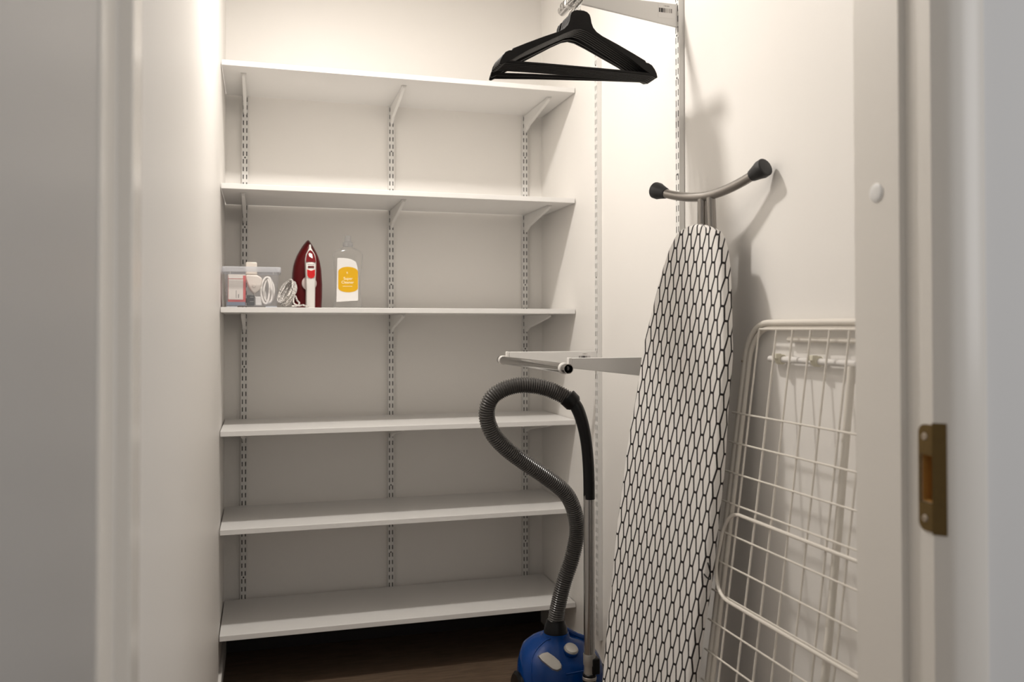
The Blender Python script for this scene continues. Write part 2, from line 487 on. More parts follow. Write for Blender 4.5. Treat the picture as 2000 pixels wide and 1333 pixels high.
# ---------------------------------------------------------------- slotted wall standards
PITCH = 0.032
def standard_mesh(z0, z1, phase, fn):
    """fn(u, n, z): u across, n out of the wall. returns (body MB, slot shade sheet MB)"""
    hgt = 0.018
    us = [-0.0125, -0.0086, -0.0048, 0.0048, 0.0086, 0.0125]
    zs = [z0]
    k = math.ceil((z0 + 0.012 - phase) / PITCH)
    while phase + k * PITCH + 0.012 < z1:
        c = phase + k * PITCH
        zs += [c - 0.0092, c + 0.0092]; k += 1
    zs.append(z1)
    b = MB()
    grid = [[b.bm.verts.new(fn(uu, hgt, zz)) for uu in us] for zz in zs]
    for i in range(len(zs) - 1):
        slot = (i % 2 == 1) and i < len(zs) - 1
        for j in range(5):
            if slot and j in (1, 3): continue
            b.bm.faces.new((grid[i][j], grid[i][j + 1], grid[i + 1][j + 1], grid[i + 1][j]))
    for j in (0, 5):
        w0 = b.bm.verts.new(fn(us[j], 0.0005, z0)); w1 = b.bm.verts.new(fn(us[j], 0.0005, z1))
        col = [grid[i][j] for i in range(len(zs))]
        b.bm.faces.new([w0] + col + [w1])
    for i in (0, -1):
        row = grid[i]
        w0 = b.bm.verts.new(fn(us[0], 0.0005, zs[i])); w1 = b.bm.verts.new(fn(us[-1], 0.0005, zs[i]))
        b.bm.faces.new([w0] + row + [w1])
    ln = MB()
    v = [fn(uu, 0.010, zz) for uu, zz in ((-0.0115, z0 + .002), (0.0115, z0 + .002), (0.0115, z1 - .002), (-0.0115, z1 - .002))]
    ln.faces(v, [(0, 1, 2, 3)])
    return b, ln
def dot(fn, z, rad=0.0030):
    m = MB()
    r0 = [Vector(fn(rad * math.cos(a), 0.0182, z + 1.2 * rad * math.sin(a))) for a in [k * math.pi / 5 for k in range(10)]]
    r1 = [Vector(fn(0.7 * rad * math.cos(a), 0.0190, z + 0.84 * rad * math.sin(a))) for a in [k * math.pi / 5 for k in range(10)]]
    return m.rings([r0, r1])
def wall_standard(loc, z0, z1, phase, fn, dots, label, group):
    t = thing('wall_standard', loc, label, 'shelf standard', group)
    b, ln = standard_mesh(z0, z1, phase, fn)
    b.build('slotted_rail', M['steel'], t, angle=20)
    ln.build('slot_shade_sheet', M['slot_dark'], t)  # dark sheet painted as the shade behind the slots, no real part
    for z in dots:
        dot(fn, z).build('screw', M['slot_dark'], t)
    return t
SX = [0.078, 0.683, 1.288]
G1 = 'slotted standards on the back wall'
for x, z_dot, nm in zip(SX, (2.0332, 2.0924, 2.0985), ('left', 'middle', 'right')):
    fn = (lambda uu, n, z, x=x: (x + uu, -n, z))
    ds = [z_dot - 0.288 * k for k in range(7) if z_dot - 0.288 * k > 0.24]
    wall_standard((x, 0, 0.10), 0.10, 2.33, 2.2093, fn, ds,
                  {'left': 'white slotted shelf standard on the back wall nearest the left wall',
                   'middle': 'white slotted shelf standard in the middle of the back wall',
                   'right': 'white slotted shelf standard on the back wall nearest the clothes rail'}[nm], G1)
G2 = 'slotted standards on the right wall'
YN, YF = -1.372, -0.710
fnN = lambda uu, n, z: (W - n, YN - uu, z)
fnF = lambda uu, n, z: (W - n, YF - uu, z)
wall_standard((W, YN, 0.16), 0.16, 2.70, 2.2019, fnN, [2.3118, 2.2164, 2.0868, 1.7935], 'white slotted standard on the right wall above the ironing board', G2)
wall_standard((W, YF, 0.16), 0.16, 2.42, 2.2019, fnF, [2.32, 1.806, 1.518, 1.23], 'white slotted standard on the right wall behind the vacuum handle', G2)

# ---------------------------------------------------------------- shelves and their brackets
SZ = [2.287, 1.836, 1.385, 0.935, 0.579, 0.198]
TH, DEP = 0.0195, 0.445
WORDS = ['topmost white shelf board, above all the others', 'second white shelf board from the top, empty',
         'white shelf board holding the clear box, iron and cleaner bottle', 'white shelf board just behind the top of the vacuum hose',
         'second white shelf board from the floor, behind the vacuum hose', 'lowest white shelf board, just above the dark floor']
for z, wd in zip(SZ, WORDS):
    o = MB().box(0.004, W - 0.004, -DEP, -0.020, z, z + TH).build('shelf_board', M['melamine'], bevel=0.0012)
    tag(o, wd, 'shelf', 'shelf boards on the back wall')
BP = [(-0.0165, -0.0005), (-0.352, -0.0005), (-0.362, -0.004), (-0.362, -0.012), (-0.340, -0.014), (-0.336, -0.0165), (-0.075, -0.058), (-0.068, -0.064), (-0.024, -0.076), (-0.0165, -0.076)]
bname = {0: 'topmost', 1: 'second', 2: 'third', 3: 'fourth', 4: 'fifth', 5: 'lowest'}
proto = None
for i, z in enumerate(SZ):
    for x, side in zip(SX, ('left', 'middle', 'right')):
        lab = 'white tapered steel bracket under the %s shelf on the %s standard' % (bname[i], side)
        if proto is None:
            b = MB().prism(BP, YZX, -0.006, 0.006)
            t = thing('shelf_bracket', (0, 0, 0), lab, 'shelf bracket', 'shelf brackets')
            b.build('arm', M['steel'], t, bevel=0.0012, angle=30)
            MB().box(-0.0105, 0.0105, -0.362, -0.345, -0.0028, -0.0004).build('front_lug', M['steel'], t)
            proto = t
        else:
            t = copy_tree(proto)
            t['label'] = lab
        t.location = (x, 0, z)

# ---------------------------------------------------------------- clothes rails on the right wall
def rail_bracket(yc, zt, xr, label, code=None, codex=None):
    """tapered arm from the wall standard with an end cap and a ring that carries the rail"""
    t = thing('rail_bracket', (W, yc, zt - 0.07), label, 'rail bracket', 'clothes rail brackets')
    xt = xr + 0.022
    MB().prism([(W - 0.0175, zt), (xt, zt), (xt, zt - 0.030), (W - 0.0175, zt - 0.070)], XZY, yc - 0.0045, yc + 0.0045).build('arm', M['steel'], t, bevel=0.0015)
    MB().box(xt - 0.011, xt, yc - 0.0075, yc + 0.0075, zt - 0.040, zt + 0.001).build('end_cap', M['white'], t, bevel=0.002)
    zr = zt - 0.030
    rg = MB()
    rs = []
    for rad, yy in ((0.0158, -0.008), (0.0168, -0.007), (0.0168, 0.007), (0.0158, 0.008), (0.0147, 0.009), (0.0147, -0.009)):
        rs.append([Vector((xr + rad * math.cos(a), yc + yy, zr + rad * math.sin(a))) for a in [k * math.pi / 12 for k in range(24)]])
    rg.rings(rs, closed=True)
    rg.build('rail_ring', M['white'], t)
    if codex:
        zc = zt - 0.022
        MB().box(codex - 0.026, codex + 0.026, yc - 0.0050, yc - 0.0046, zc - 0.024, zc + 0.018).build('sticker', M['label'], t)
        MB().box(codex - 0.024, codex + 0.022, yc - 0.0053, yc - 0.0049, zc - 0.008, zc + 0.005).build('barcode', M['barcode'], t)
        MB().box(codex - 0.008, codex + 0.010, yc - 0.0053, yc - 0.0049, zc + 0.010, zc + 0.014).build('small_print', M['smallprint'], t)
    return zr
def rail(name, x, z, y0, y1, label):
    rs = []
    R1, R0 = 0.0145, 0.0128
    for rad, yy in ((R1, y0), (R1, y1), (R0, y1), (R0, y0)):
        rs.append([Vector((x + rad * math.cos(a), yy, z + rad * math.sin(a))) for a in [k * math.pi / 14 for k in range(28)]])
    m = MB().rings(rs, closed=True)
    o = m.build(name, M['chrome'])
    return tag(o, label, 'clothes rail', 'clothes rails')
XL, XU = 0.990, 1.012
zl = rail_bracket(YN, 1.241, XL, 'white rail bracket passing behind the left edge of the ironing board')
rail_bracket(YF, 1.241, XL, 'white rail bracket at the far end of the short empty rail', codex=1.306)
zu = rail_bracket(YN, 2.311, XU, 'white rail bracket with a barcode sticker beside the black hangers', codex=1.317)
rail('clothes_rail', XL, zl, -1.410, -0.680, 'short empty chrome clothes rail with a dark open end')
o = rail('clothes_rail', XU, zu, -1.466, -1.300, 'chrome clothes rail carrying the black hangers')
# ---------------------------------------------------------------- black hangers
def hanger_outline():
    right = [(0.010, 0.0), (0.020, -0.003), (0.0275, -0.009), (0.031, -0.018), (0.034, -0.034), (0.039, -0.046), (0.049, -0.057), (0.066, -0.067),
             (0.112, -0.086), (0.163, -0.109), (0.200, -0.1265), (0.203, -0.132), (0.210, -0.1325), (0.221, -0.138), (0.230, -0.149), (0.236, -0.161), (0.239, -0.173)]
    under = [(0.233, -0.1745), (0.217, -0.167), (0.208, -0.161), (0.154, -0.127), (0.103, -0.100), (0.052, -0.073), (0.020, -0.058), (0.0, -0.054)]
    r_ = right + under
    l_ = [(-x, z) for x, z in reversed(r_[:-1])]
    return r_ + l_
def make_hanger():
    t = thing('coat_hanger', (0, 0, 0), 'black wooden hanger', 'hanger', 'black hangers on the upper rail')
    ol = hanger_outline()
    m = MB()
    m.prism(ol, XZY, -0.0049, 0.0049)
    m.build('shoulders', M['black_wood'], t, bevel=0.0016, angle=40)
    MB().tube([(-0.224, 0, -0.165), (-0.11, 0, -0.1635), (0.0, 0, -0.1635), (0.11, 0, -0.1635), (0.224, 0, -0.165)], 0.0049, 12).build('trouser_bar', M['black_wood'], t)
    # hook: stem then an open loop over the rail (rail centre at z = HK)
    HK = zu - 2.230
    R = 0.0176
    pts = [(0, 0, -0.012), (0, 0, 0.008), (0.001, 0, HK - 0.036), (0.006, 0, HK - 0.027)]
    for k in range(0, 15):
        a = math.radians(-52 + k * 18)
        pts.append((R * 1.08 * math.cos(a) * 1.0, 0, HK - 0.0022 + R * math.sin(a)))
    pts.append((-0.0195, 0, HK - 0.014))
    MB().tube(smooth_path(pts, 4), 0.0017, 8).build('hook', M['wire'], t)
    MB().lathe([(0.0042, -0.001), (0.0042, 0.002), (0.0026, 0.0035)], (0, 0, 0.0005), seg=12).build('hook_collar', M['wire'], t)
    return t
hp = make_hanger()
specs = [(-1.450, 0.0, 0, 0.0), (-1.4375, 0.5, 0, 0.0), (-1.425, 1.0, 0.1, 0.0), (-1.4125, 1.5, 0.2, 0.0), (-1.400, 2.0, 0.3, 0.0), (-1.3865, 2.6, 0.4, 0.0), (-1.358, 4.4, -0.9, 0.0), (-1.341, 5.6, -1.6, 0.0)]
hl = ['black wooden hanger nearest the camera, in front of all the others', 'second black wooden hanger counted from the front one', 'third black wooden hanger counted from the front one',
      'fourth black wooden hanger counted from the front one', 'fifth black wooden hanger counted from the front one', 'sixth black wooden hanger, last one in front of the rail bracket',
      'black wooden hanger just behind the rail bracket, next to the farthest', 'farthest black wooden hanger, lowest bar in the picture']
for i, (y, yaw, roll, dz) in enumerate(specs):
    t = hp if i == 0 else copy_tree(hp)
    t.location = (XU, y, 2.230 + dz)
    t.rotation_euler = (0, math.radians(roll), -math.radians(yaw))
    t['label'] = hl[i]

# ---------------------------------------------------------------- ironing board
T0 = Vector((1.25, -1.6846, 1.6044)); BU = Vector((0.2877, -0.9544, -0.0794)); BA = Vector((-0.1092, 0.0496, -0.9928)); BN = Vector((0.9515, 0.2943, -0.0899))
def bpnt(uu, s, n): return T0 + BU * uu + BA * s + BN * n
ib = thing('ironing_board', (1.09, -1.61, 0.0), 'ironing board in a black and white hexagon cover leaning on the right wall', 'ironing board')
hs = [0, .002, .006, .012, .02, .035, .05, .073, .12, .18, .25, .33, .45, .55, .65, .75, .85, .95, 1.1, 1.3, 1.47]
hw = [.008, .020, .034, .050, .068, .080, .089, .100, .114, .1265, .140, .153, .161, .1675, .172, .1755, .1755, .173, .168, .162, .158]
s_list = [0, .002, .004, .006, .009, .012, .016, .02, .027, .035, .042, .05, .06, .073, .09] + [0.09 + 0.0275 * k for k in range(1, 51)]
RB = 0.012
TK = 0.028
cov = MB()
uvv = {}
rings = []
for s in s_list:
    w = interp(s, hs, hw)
    nf = 0.010 * (1 - math.sqrt(max(0, 1 - max(0, (0.012 - s) / 0.012) ** 2)))
    half = [(w * q, 0.0) for q in (0, .2, .4, .6, .8)]
    rr = min(RB, w * 0.6)
    half.append((w - rr, 0.0))
    half += [(w - rr + rr * math.sin(a), rr - rr * math.cos(a)) for a in (math.pi / 8, math.pi / 4, 3 * math.pi / 8, math.pi / 2)]
    half.append((w, TK))
    half.append((w - 0.012, TK + 0.004))
    al = [0.0]
    for k in range(1, len(half)):
        al.append(al[-1] + math.hypot(half[k][0] - half[k - 1][0], half[k][1] - half[k - 1][1]))
    wob = 0.0015 * math.sin(s * 23) if s > 0.3 else 0
    pts = [(-(a + (wob if abs(b) > 0 else 0)), b, -l) for (a, b), l in reversed(list(zip(half, al)))] + [(a + (wob if abs(b) > 0 else 0), b, l) for (a, b), l in list(zip(half, al))[1:]]
    rings.append((s, [(bpnt(a, s, b + nf * (1 if b < 0.02 else 0)), l) for a, b, l in pts]))
bm = cov.bm
uvl = bm.loops.layers.uv.new('UVMap')
grid = []
for s, rg in rings:
    row = []
    for p, l in rg:
        v = bm.verts.new(p); uvv[v] = (l, s); row.append(v)
    grid.append(row)
for i in range(len(grid) - 1):
    for j in range(len(grid[0]) - 1):
        bm.faces.new((grid[i][j], grid[i][j + 1], grid[i + 1][j + 1], grid[i + 1][j]))
bm.faces.new(grid[0])
bm.faces.new(list(reversed(grid[-1])))
for fc in bm.faces:
    for lp in fc.loops: lp[uvl].uv = uvv[lp.vert]
cov.build('cover', M['hex'], ib, angle=60)
# board panel under the cover
pan = MB()
o2 = [(interp(s, hs, hw) - 0.014, s) for s in (0.03, .06, .1, .2, .35, .55, .8, 1.1, 1.45)]
poly = [(a, s) for a, s in o2] + [(-a, s) for a, s in reversed(o2)]
pan.prism(poly, lambda a, s, d: bpnt(a, s, d), TK - 0.004, TK + 0.006)
pan.build('panel', M['grey_tube'], ib)
# folded legs: two tubes running up behind the board to the foot bar, and the foot bar
C = Vector((1.285, -1.6755, 1.680))
uh = Vector((0.289, -0.957, 0)).normalized()
fb = []
for t_ in [-1 + k * 0.1 for k in range(21)]:
    sag = abs(t_) ** 1.8
    fb.append(C + uh * (0.186 * t_) + Vector((0, 0, 0.040 * sag + 0.002 * t_)))
foot = MB().tube(fb, 0.0125, 14)
foot.build('foot_bar', M['grey_tube'], ib)
for sgn in (-1, 1):
    e = fb[0] if sgn < 0 else fb[-1]
    d = (fb[0] - fb[2]).normalized() if sgn < 0 else (fb[-1] - fb[-3]).normalized()
    prof = [(-0.034, 0.0125), (-0.032, 0.0150), (-0.012, 0.0200), (0.000, 0.0238), (0.0135, 0.0236), (0.0155, 0.0220), (0.0160, 0.0205)]
    MB().tube([e + d * a for a, _ in prof], 0.02, 18, radii=[q for _, q in prof]).build('end_cap', M['rubber'], ib)
for sgn in (-1, 1):
    a = C + uh * (0.0155 * sgn) + Vector((0, 0, -0.006))
    b_ = bpnt(0.006 + 0.020 * sgn, 0.10, 0.052)
    c_ = bpnt(0.02 * sgn, 0.90, 0.052)
    MB().tube([a, a + (b_ - a) * 0.5, b_, c_], 0.0125, 12).build('leg', M['grey_tube'], ib)
for sgn in (-1, 1):
    MB().tube([bpnt(0.09 * sgn, 0.80, 0.050), bpnt(0.095 * sgn, 1.2, 0.052), bpnt(0.10 * sgn, 1.607, 0.030)], 0.0105, 10).build('leg', M['grey_tube'], ib)
MB().tube([bpnt(-0.118, 1.607, 0.030), bpnt(0.118, 1.607, 0.030)], 0.0108, 10).build('foot_bar', M['grey_tube'], ib)
# black loop standing for the printed, folded edge bump of the cover
MB().tube(smooth_path([bpnt(0.176, 0.850, 0.003), bpnt(0.184, 0.872, 0.006), bpnt(0.187, 0.888, 0.006), bpnt(0.178, 0.886, 0.003), bpnt(0.170, 0.880, 0.0)], 5), 0.0017, 8).build('cover_edge_bump', M['black'], ib)

# ---------------------------------------------------------------- folded drying rack
RS = 0.13732
def rp(y, z, n=0.0): return Vector((1.353 + RS * (z - 1.337) - n, y, z))   # n: out of the rack plane into the room
dr = thing('drying_rack', (1.19, -2.10, 0.0), 'folded cream wire drying rack leaning on the right wall by the door', 'drying rack')
YL, YR = -1.772, -2.47
def corner(y0, z0, y1, z1, rad, n=0.0):
    pts = []
    for k in range(9):
        a = k * math.pi / 16
        pts.append(rp(y0 - rad + rad * math.cos(a), z0 - rad + rad * math.sin(a), n))
    return pts
def frame_pts(yl, yr, zt, zb, rad, n=0.0):
    P = [rp(yl, zb, n), rp(yl, (zb + zt) / 2, n)]
    P += [rp(yl - rad + rad * math.cos(a), zt - rad + rad * math.sin(a), n) for a in [k * math.pi / 16 for k in range(9)]]
    P += [rp(yr + rad - rad * math.sin(a), zt - rad + rad * math.cos(a), n) for a in [k * math.pi / 16 for k in range(9)]]
    P += [rp(yr, (zb + zt) / 2, n), rp(yr, zb, n)]
    return P
MB().tube(frame_pts(YL, YR, 1.341, 0.012, 0.085), 0.0078, 12).build('outer_frame', M['rack'], dr)
# second (rear) frame of the folded pair, just behind, against the wall
MB().tube(frame_pts(YL - 0.0125, YR + 0.0125, 1.3285, 0.012, 0.078, -0.0050), 0.0062, 10).build('inner_frame', M['rack'], dr)
MB().tube([rp(-1.835, 1.325, 0.0072), rp(YR + 0.063, 1.325, 0.0072)], 0.0030, 8).build('wire', M['rack'], dr)
vy = [-1.832, -1.9085, -1.975, -2.044, -2.112, -2.179, -2.247, -2.315, -2.383]
for y in vy:
    MB().tube([rp(y, 1.325, 0.0072), rp(y - 0.0015, 0.8, 0.0072), rp(y, 0.08, 0.0072)], 0.0026, 7).build('wire', M['rack'], dr)
zz = 1.111
while zz > 0.06:
    MB().tube([rp(YL + 0.014, zz, 0.0105), rp(-2.08, zz, 0.0105), rp(YR - 0.014, zz, 0.0105)], 0.0024, 7).build('wire', M['rack'], dr)
    zz -= 0.0746
MB().tube([rp(-1.862, 1.252, -0.0145), rp(-2.31, 1.252, -0.0145)], 0.0078, 12).build('cross_bar', M['white'], dr)
for y in (-1.908, -2.050):
    m = MB()
    c = rp(y, 1.252, -0.0145)
    m.lathe([(0.0112, -0.010), (0.0125, -0.008), (0.0125, 0.008), (0.0112, 0.010)], c, 'Y', 16)
    m.box(c.x - 0.019, c.x - 0.004, c.y - 0.009, c.y + 0.009, c.z + 0.002, c.z + 0.014)
    m.build('clip', M['clip'], dr, bevel=0.001)
MB().tube([rp(-1.935, 1.3005, -0.0120), rp(-1.94, 1.3005, -0.0120), rp(-2.33, 1.3005, -0.0120)], 0.0062, 12).build('top_rod', M['rack'], dr)
MB().tube([rp(-2.176, 1.246, -0.0105), rp(-2.190, 0.9, -0.0105), rp(-2.205, 0.40, -0.0105)], 0.0085, 12).build('support_leg', M['rack'], dr)
# small hinged stand frame lying on the grid
q = []
yl, yr, zt, zb, rd = -1.790, -2.43, 0.868, 0.668, 0.060
def sf(y, z): return rp(y, z, 0.014 + 0.018 * (zt - z) / (zt - zb))
q += [sf(yl - rd + rd * math.cos(a), zt - rd + rd * math.sin(a)) for a in [k * math.pi / 14 for k in range(8)]]
q += [sf(yr + rd - rd * math.sin(a), zt - rd + rd * math.cos(a)) for a in [k * math.pi / 14 for k in range(8)]]
r2 = 0.082
q += [sf(yr + r2 - r2 * math.cos(a), zb + r2 - r2 * math.sin(a)) for a in [k * math.pi / 14 for k in range(8)]]
q += [sf(yl - r2 + r2 * math.sin(a), zb + r2 - r2 * math.cos(a)) for a in [k * math.pi / 14 for k in range(8)]]
MB().tube(q, 0.0045, 9, closed=True).build('stand_frame', M['rack'], dr)
m = MB(); c = rp(YL, 1.243, 0.0078)
m.lathe([(0.0032, 0.0005), (0.0032, -0.0012), (0.0022, -0.002)], c, 'X', 12)
m.build('rivet', M['screw'], dr, label='dark steel rivet')

# ---------------------------------------------------------------- vacuum cleaner
vc = thing('vacuum_cleaner', (1.055, -1.15, 0.0), 'blue canister vacuum cleaner with a looped grey hose and chrome pipe', 'vacuum cleaner')
def sup(cx, cy, z, a, b, e=2.7, n=36, tilt=0.0):
    rg = []
    for k in range(n):
        t_ = 2 * math.pi * k / n
        c_, s_ = math.cos(t_), math.sin(t_)
        x = a * math.copysign(abs(c_) ** (2 / e), c_); y = b * math.copysign(abs(s_) ** (2 / e), s_)
        rg.append(Vector((cx + x, cy + y, z + tilt * y)))
    return rg
secs = [(0.020, .118, .082, 1.055, -1.150, 0), (0.035, .130, .094, 1.055, -1.150, 0), (0.10, .137, .099, 1.055, -1.150, 0), (0.20, .138, .100, 1.055, -1.150, 0), (0.245, .136, .100, 1.055, -1.150, .03),
        (0.275, .132, .098, 1.054, -1.149, .10), (0.298, .124, .094, 1.053, -1.147, .17), (0.315, .112, .087, 1.050, -1.144, .22), (0.330, .094, .077, 1.047, -1.142, .22), (0.342, .072, .064, 1.044, -1.142, .18),
        (0.351, .053, .050, 1.041, -1.145, .12), (0.358, .0435, .042, 1.040, -1.148, .05), (0.369, .0405, .0405, 1.0395, -1.150, 0)]
body = MB()
body.rings([sup(cx, cy, z, a, b, 2.6 if z < .33 else 2.2, 40, tl) for z, a, b, cx, cy, tl in secs])
bmesh.ops.recalc_face_normals(body.bm, faces=body.bm.faces)
body.bm.normal_update()
bvh = BVHTree.FromBMesh(body.bm)
bo = body.build('body', M['blue'], vc, angle=50)
def on_body(x, z):
    hit = bvh.ray_cast(Vector((x, -2.0, z + 0.26)), Vector((0, 1.0, -0.33)).normalized())
    nn = hit[1]
    return hit[0], (nn if nn.y < 0 else -nn)
# lower black bumper
bum = MB()
bum.rings([sup(1.055, -1.150, z, a, b, 2.7, 40) for z, a, b in ((0.0, .118, .084), (0.008, .128, .094), (0.035, .140, .102), (0.060, .141, .103), (0.066, .137, .0985))])
bum.build('bumper', M['black'], vc, angle=50)
for sx in (-1, 1):
    MB().lathe([(0.055, -0.010), (0.066, -0.006), (0.068, 0.004), (0.060, 0.011), (0.02, 0.012)] if sx > 0 else [(0.02, -0.012), (0.060, -0.011), (0.068, -0.004), (0.066, 0.006), (0.055, 0.010)],
               (1.055 + sx * 0.136, -1.150, 0.190), 'X', 28).build('wheel', M['black'], vc)
def pad_on_body(pts2, lift0, lift1, name, m, inset=0.8, par=None):
    """pts2: (x, z_guess) outline draped on the body, raised by lift"""
    lo, hi = [], []
    cx = sum(p[0] for p in pts2) / len(pts2); cz = sum(p[1] for p in pts2) / len(pts2)
    pc, nc = on_body(cx, cz)
    for x, z in pts2:
        p, nn = on_body(x, z)
        lo.append(p + nc * lift0)
        p2, _ = on_body(cx + (x - cx) * inset, cz + (z - cz) * inset)
        hi.append(p2 + nc * lift1)
    mb = MB()
    n = len(lo)
    mb.faces(lo + hi + [pc + nc * (lift1 + 0.001)], [(i, (i + 1) % n, n + (i + 1) % n, n + i) for i in range(n)] + [(n + i, n + (i + 1) % n, 2 * n) for i in range(n)])
    return mb.build(name, m, par or vc, angle=40)
# slanted silver pedal, round dial, lid seam
pad_on_body([(0.963, .325), (0.978, .333), (0.996, .335), (1.013, .320), (1.029, .302), (1.034, .288), (1.030, .276), (1.016, .271), (1.000, .277), (0.984, .293), (0.970, .309)], -0.004, 0.007, 'power_pedal', M['silver'], 0.84)
dp, dn = on_body(1.0705, .333)
dn = (dn + Vector((0, 0, 0.9))).normalized()
MB().tube([dp - dn * 0.006, dp + dn * 0.004, dp + dn * 0.0085, dp + dn * 0.0095], 0.02, 26, radii=[0.0232, 0.0232, 0.020, 0.016]).build('dial', M['silver'], vc)
MB().tube([dp - dn * 0.006, dp + dn * 0.0015], 0.0256, 26).build('dial_ring', M['blue'], vc)
seam = []
for x, z in ((0.945, .150), (0.941, .22), (0.940, .27), (0.944, .300), (0.955, .325), (0.975, .348), (0.998, .366), (1.012, .373)):
    hit = on_body(x, z); seam.append(hit[0] + hit[1] * 0.0002 if hit[0] else None)
seam = [p for p in seam if p]
MB().tube(smooth_path(seam, 5), 0.0022, 8).build('lid_edge', M['blue'], vc)
seam2 = []
for x in (1.040, 1.07, 1.10, 1.13, 1.16):
    hit = on_body(x, 0.262 + 0.06 * (x - 1.04)); seam2.append(hit[0] + hit[1] * 0.0004)
MB().tube(smooth_path(seam2, 5), 0.0026, 8).build('lid_edge', M['blue'], vc)
# carrying handle ridge on the right shoulder
hd = []
for x, z in ((1.072, .372), (1.095, .362), (1.12, .352), (1.145, .336), (1.16, .318)):
    hit = bvh.find_nearest(Vector((x, -1.135, z + 0.01))); hd.append(hit[0] + hit[1] * 0.001)
MB().tube(smooth_path(hd, 4), 0.010, 10).build('carry_handle', M['blue'], vc)
# hose socket, hose, handle, pipe
MB().lathe([(0.0375, 0.3665), (0.0375, 0.374), (0.035, 0.388), (0.0295, 0.402), (0.0285, 0.408)], (1.0395, -1.15, 0), seg=24).build('hose_socket', M['black'], vc)
HP = [[1.0395, -1.15, 0.400], [1.043, -1.158, 0.444], [1.061, -1.165, 0.525], [1.086, -1.173, 0.605], [1.1, -1.181, 0.686], [1.089, -1.188, 0.753], [1.058, -1.196, 0.812], [0.996, -1.204, 0.864], [0.928, -1.211, 0.911],
      [0.861, -1.219, 0.961], [0.815, -1.226, 1.01], [0.794, -1.234, 1.067], [0.805, -1.242, 1.116], [0.844, -1.249, 1.145], [0.898, -1.257, 1.157], [0.96, -1.265, 1.149], [1.010, -1.275, 1.129], [1.044, -1.285, 1.108]]
dense = smooth_path(HP, 40)
cum = [0]
for a, b in zip(dense, dense[1:]): cum.append(cum[-1] + (b - a).length)
total = cum[-1]
rib = 0.0068
steps = int(total / rib) * 4
pts, rad = [], []
j = 0
for k in range(steps + 1):
    d = total * k / steps
    while j < len(cum) - 2 and cum[j + 1] < d: j += 1
    t_ = (d - cum[j]) / max(1e-9, cum[j + 1] - cum[j])
    pts.append(dense[j].lerp(dense[j + 1], t_))
    rad.append([0.0208, 0.0236, 0.0253, 0.0236][k % 4])
MB().tube(pts, 0.024, 16, radii=rad).build('hose', M['hose'], vc, angle=80)
GP = [[1.042, -1.285, 1.109], [1.060, -1.292, 1.086], [1.077, -1.295, 1.037], [1.089, -1.295, 0.975], [1.0955, -1.295, 0.897], [1.097, -1.295, 0.812]]
gd = smooth_path(GP, 8)
n = len(gd)
MB().tube(gd, 0.02, 20, radii=[0.0205 - 0.0032 * min(1, k / (n * 0.6)) for k in range(n)]).build('handle', M['black'], vc)
dcol = (gd[4] - gd[0]).normalized()
MB().tube([gd[0] - dcol * 0.016, gd[0] - dcol * 0.014, gd[0] + dcol * 0.010, gd[0] + dcol * 0.018], 0.03, 22, radii=[0.0265, 0.0285, 0.0275, 0.022]).build('hose_collar', M['black'], vc)
PX, PY = 1.0965, -1.295
MB().lathe([(0.0168, 0.345), (0.0168, 0.826)], (PX, PY, 0), seg=28).build('chrome_pipe', M['chrome'], vc)
MB().lathe([(0.0185, 0.315), (0.0192, 0.318), (0.0192, 0.345), (0.0185, 0.348)], (PX, PY, 0), seg=28).build('pipe_ring', M['silver'], vc)
MB().lathe([(0.0172, 0.285), (0.0172, 0.318)], (PX, PY, 0), seg=24).build('lower_pipe', M['silver'], vc)
MB().box(PX + 0.002, PX + 0.0270, PY - 0.021, PY + 0.012, 0.290, 0.338).build('release_catch', M['black'], vc, bevel=0.004)
MB().lathe([(0.0215, 0.272), (0.0215, 0.280), (0.0195, 0.282)], (PX, PY, 0), seg=24).build('pipe_ring', M['silver'], vc)
MB().lathe([(0.019, 0.045), (0.0195, 0.15), (0.0205, 0.272), (0.0205, 0.288), (0.018, 0.290)], (PX, PY, 0), seg=24).build('nozzle_neck', M['black'], vc)
MB().prism([(0.965, -1.345), (0.985, -1.372), (1.205, -1.372), (1.225, -1.345), (1.225, -1.290), (1.16, -1.272), (1.03, -1.272), (0.965, -1.290)], XYZ, 0.0, 0.048).build('floor_head', M['black'], vc, bevel=0.008)

# ---------------------------------------------------------------- things on the third shelf
Z3 = SZ[2] + TH
# clear plastic box
cb = thing('storage_box', (0.11, -0.315, Z3), 'open clear plastic box with cables and a carton in it', 'box')
def rrect(x0, x1, y0, y1, z, rad, n=5):
    pts = []
    for cx, cy, a0 in ((x1 - rad, y1 - rad, 0), (x0 + rad, y1 - rad, 90), (x0 + rad, y0 + rad, 180), (x1 - rad, y0 + rad, 270)):
        for k in range(n + 1):
            a = math.radians(a0 + 90 * k / n)
            pts.append(Vector((cx + rad * math.cos(a), cy + rad * math.sin(a), z)))
    return pts
zb, zt = Z3 + 0.006, Z3 + 0.150
shell = MB()
shell.rings([rrect(0.0125, 0.2075, -0.402, -0.228, zt, 0.016), rrect(0.021, 0.201, -0.393, -0.237, zb, 0.014)], cap=False)
shell.faces(rrect(0.021, 0.201, -0.393, -0.237, zb, 0.014), [tuple(range(24))])
shell.build('walls', M['box'], cb, angle=40)
rim = MB()
rim.rings([rrect(0.0125, 0.2075, -0.402, -0.228, zt - 0.002, 0.016), rrect(0.0115, 0.2085, -0.403, -0.227, zt, 0.016), rrect(0.0060, 0.2140, -0.409, -0.221, zt + 0.001, 0.018), rrect(0.0048, 0.2152, -0.4102, -0.2198, zt - 0.003, 0.018), rrect(0.0048, 0.2152, -0.4102, -0.2198, zt - 0.018, 0.018)], cap=False)
rim.build('rim', M['box_rim'], cb, angle=50)
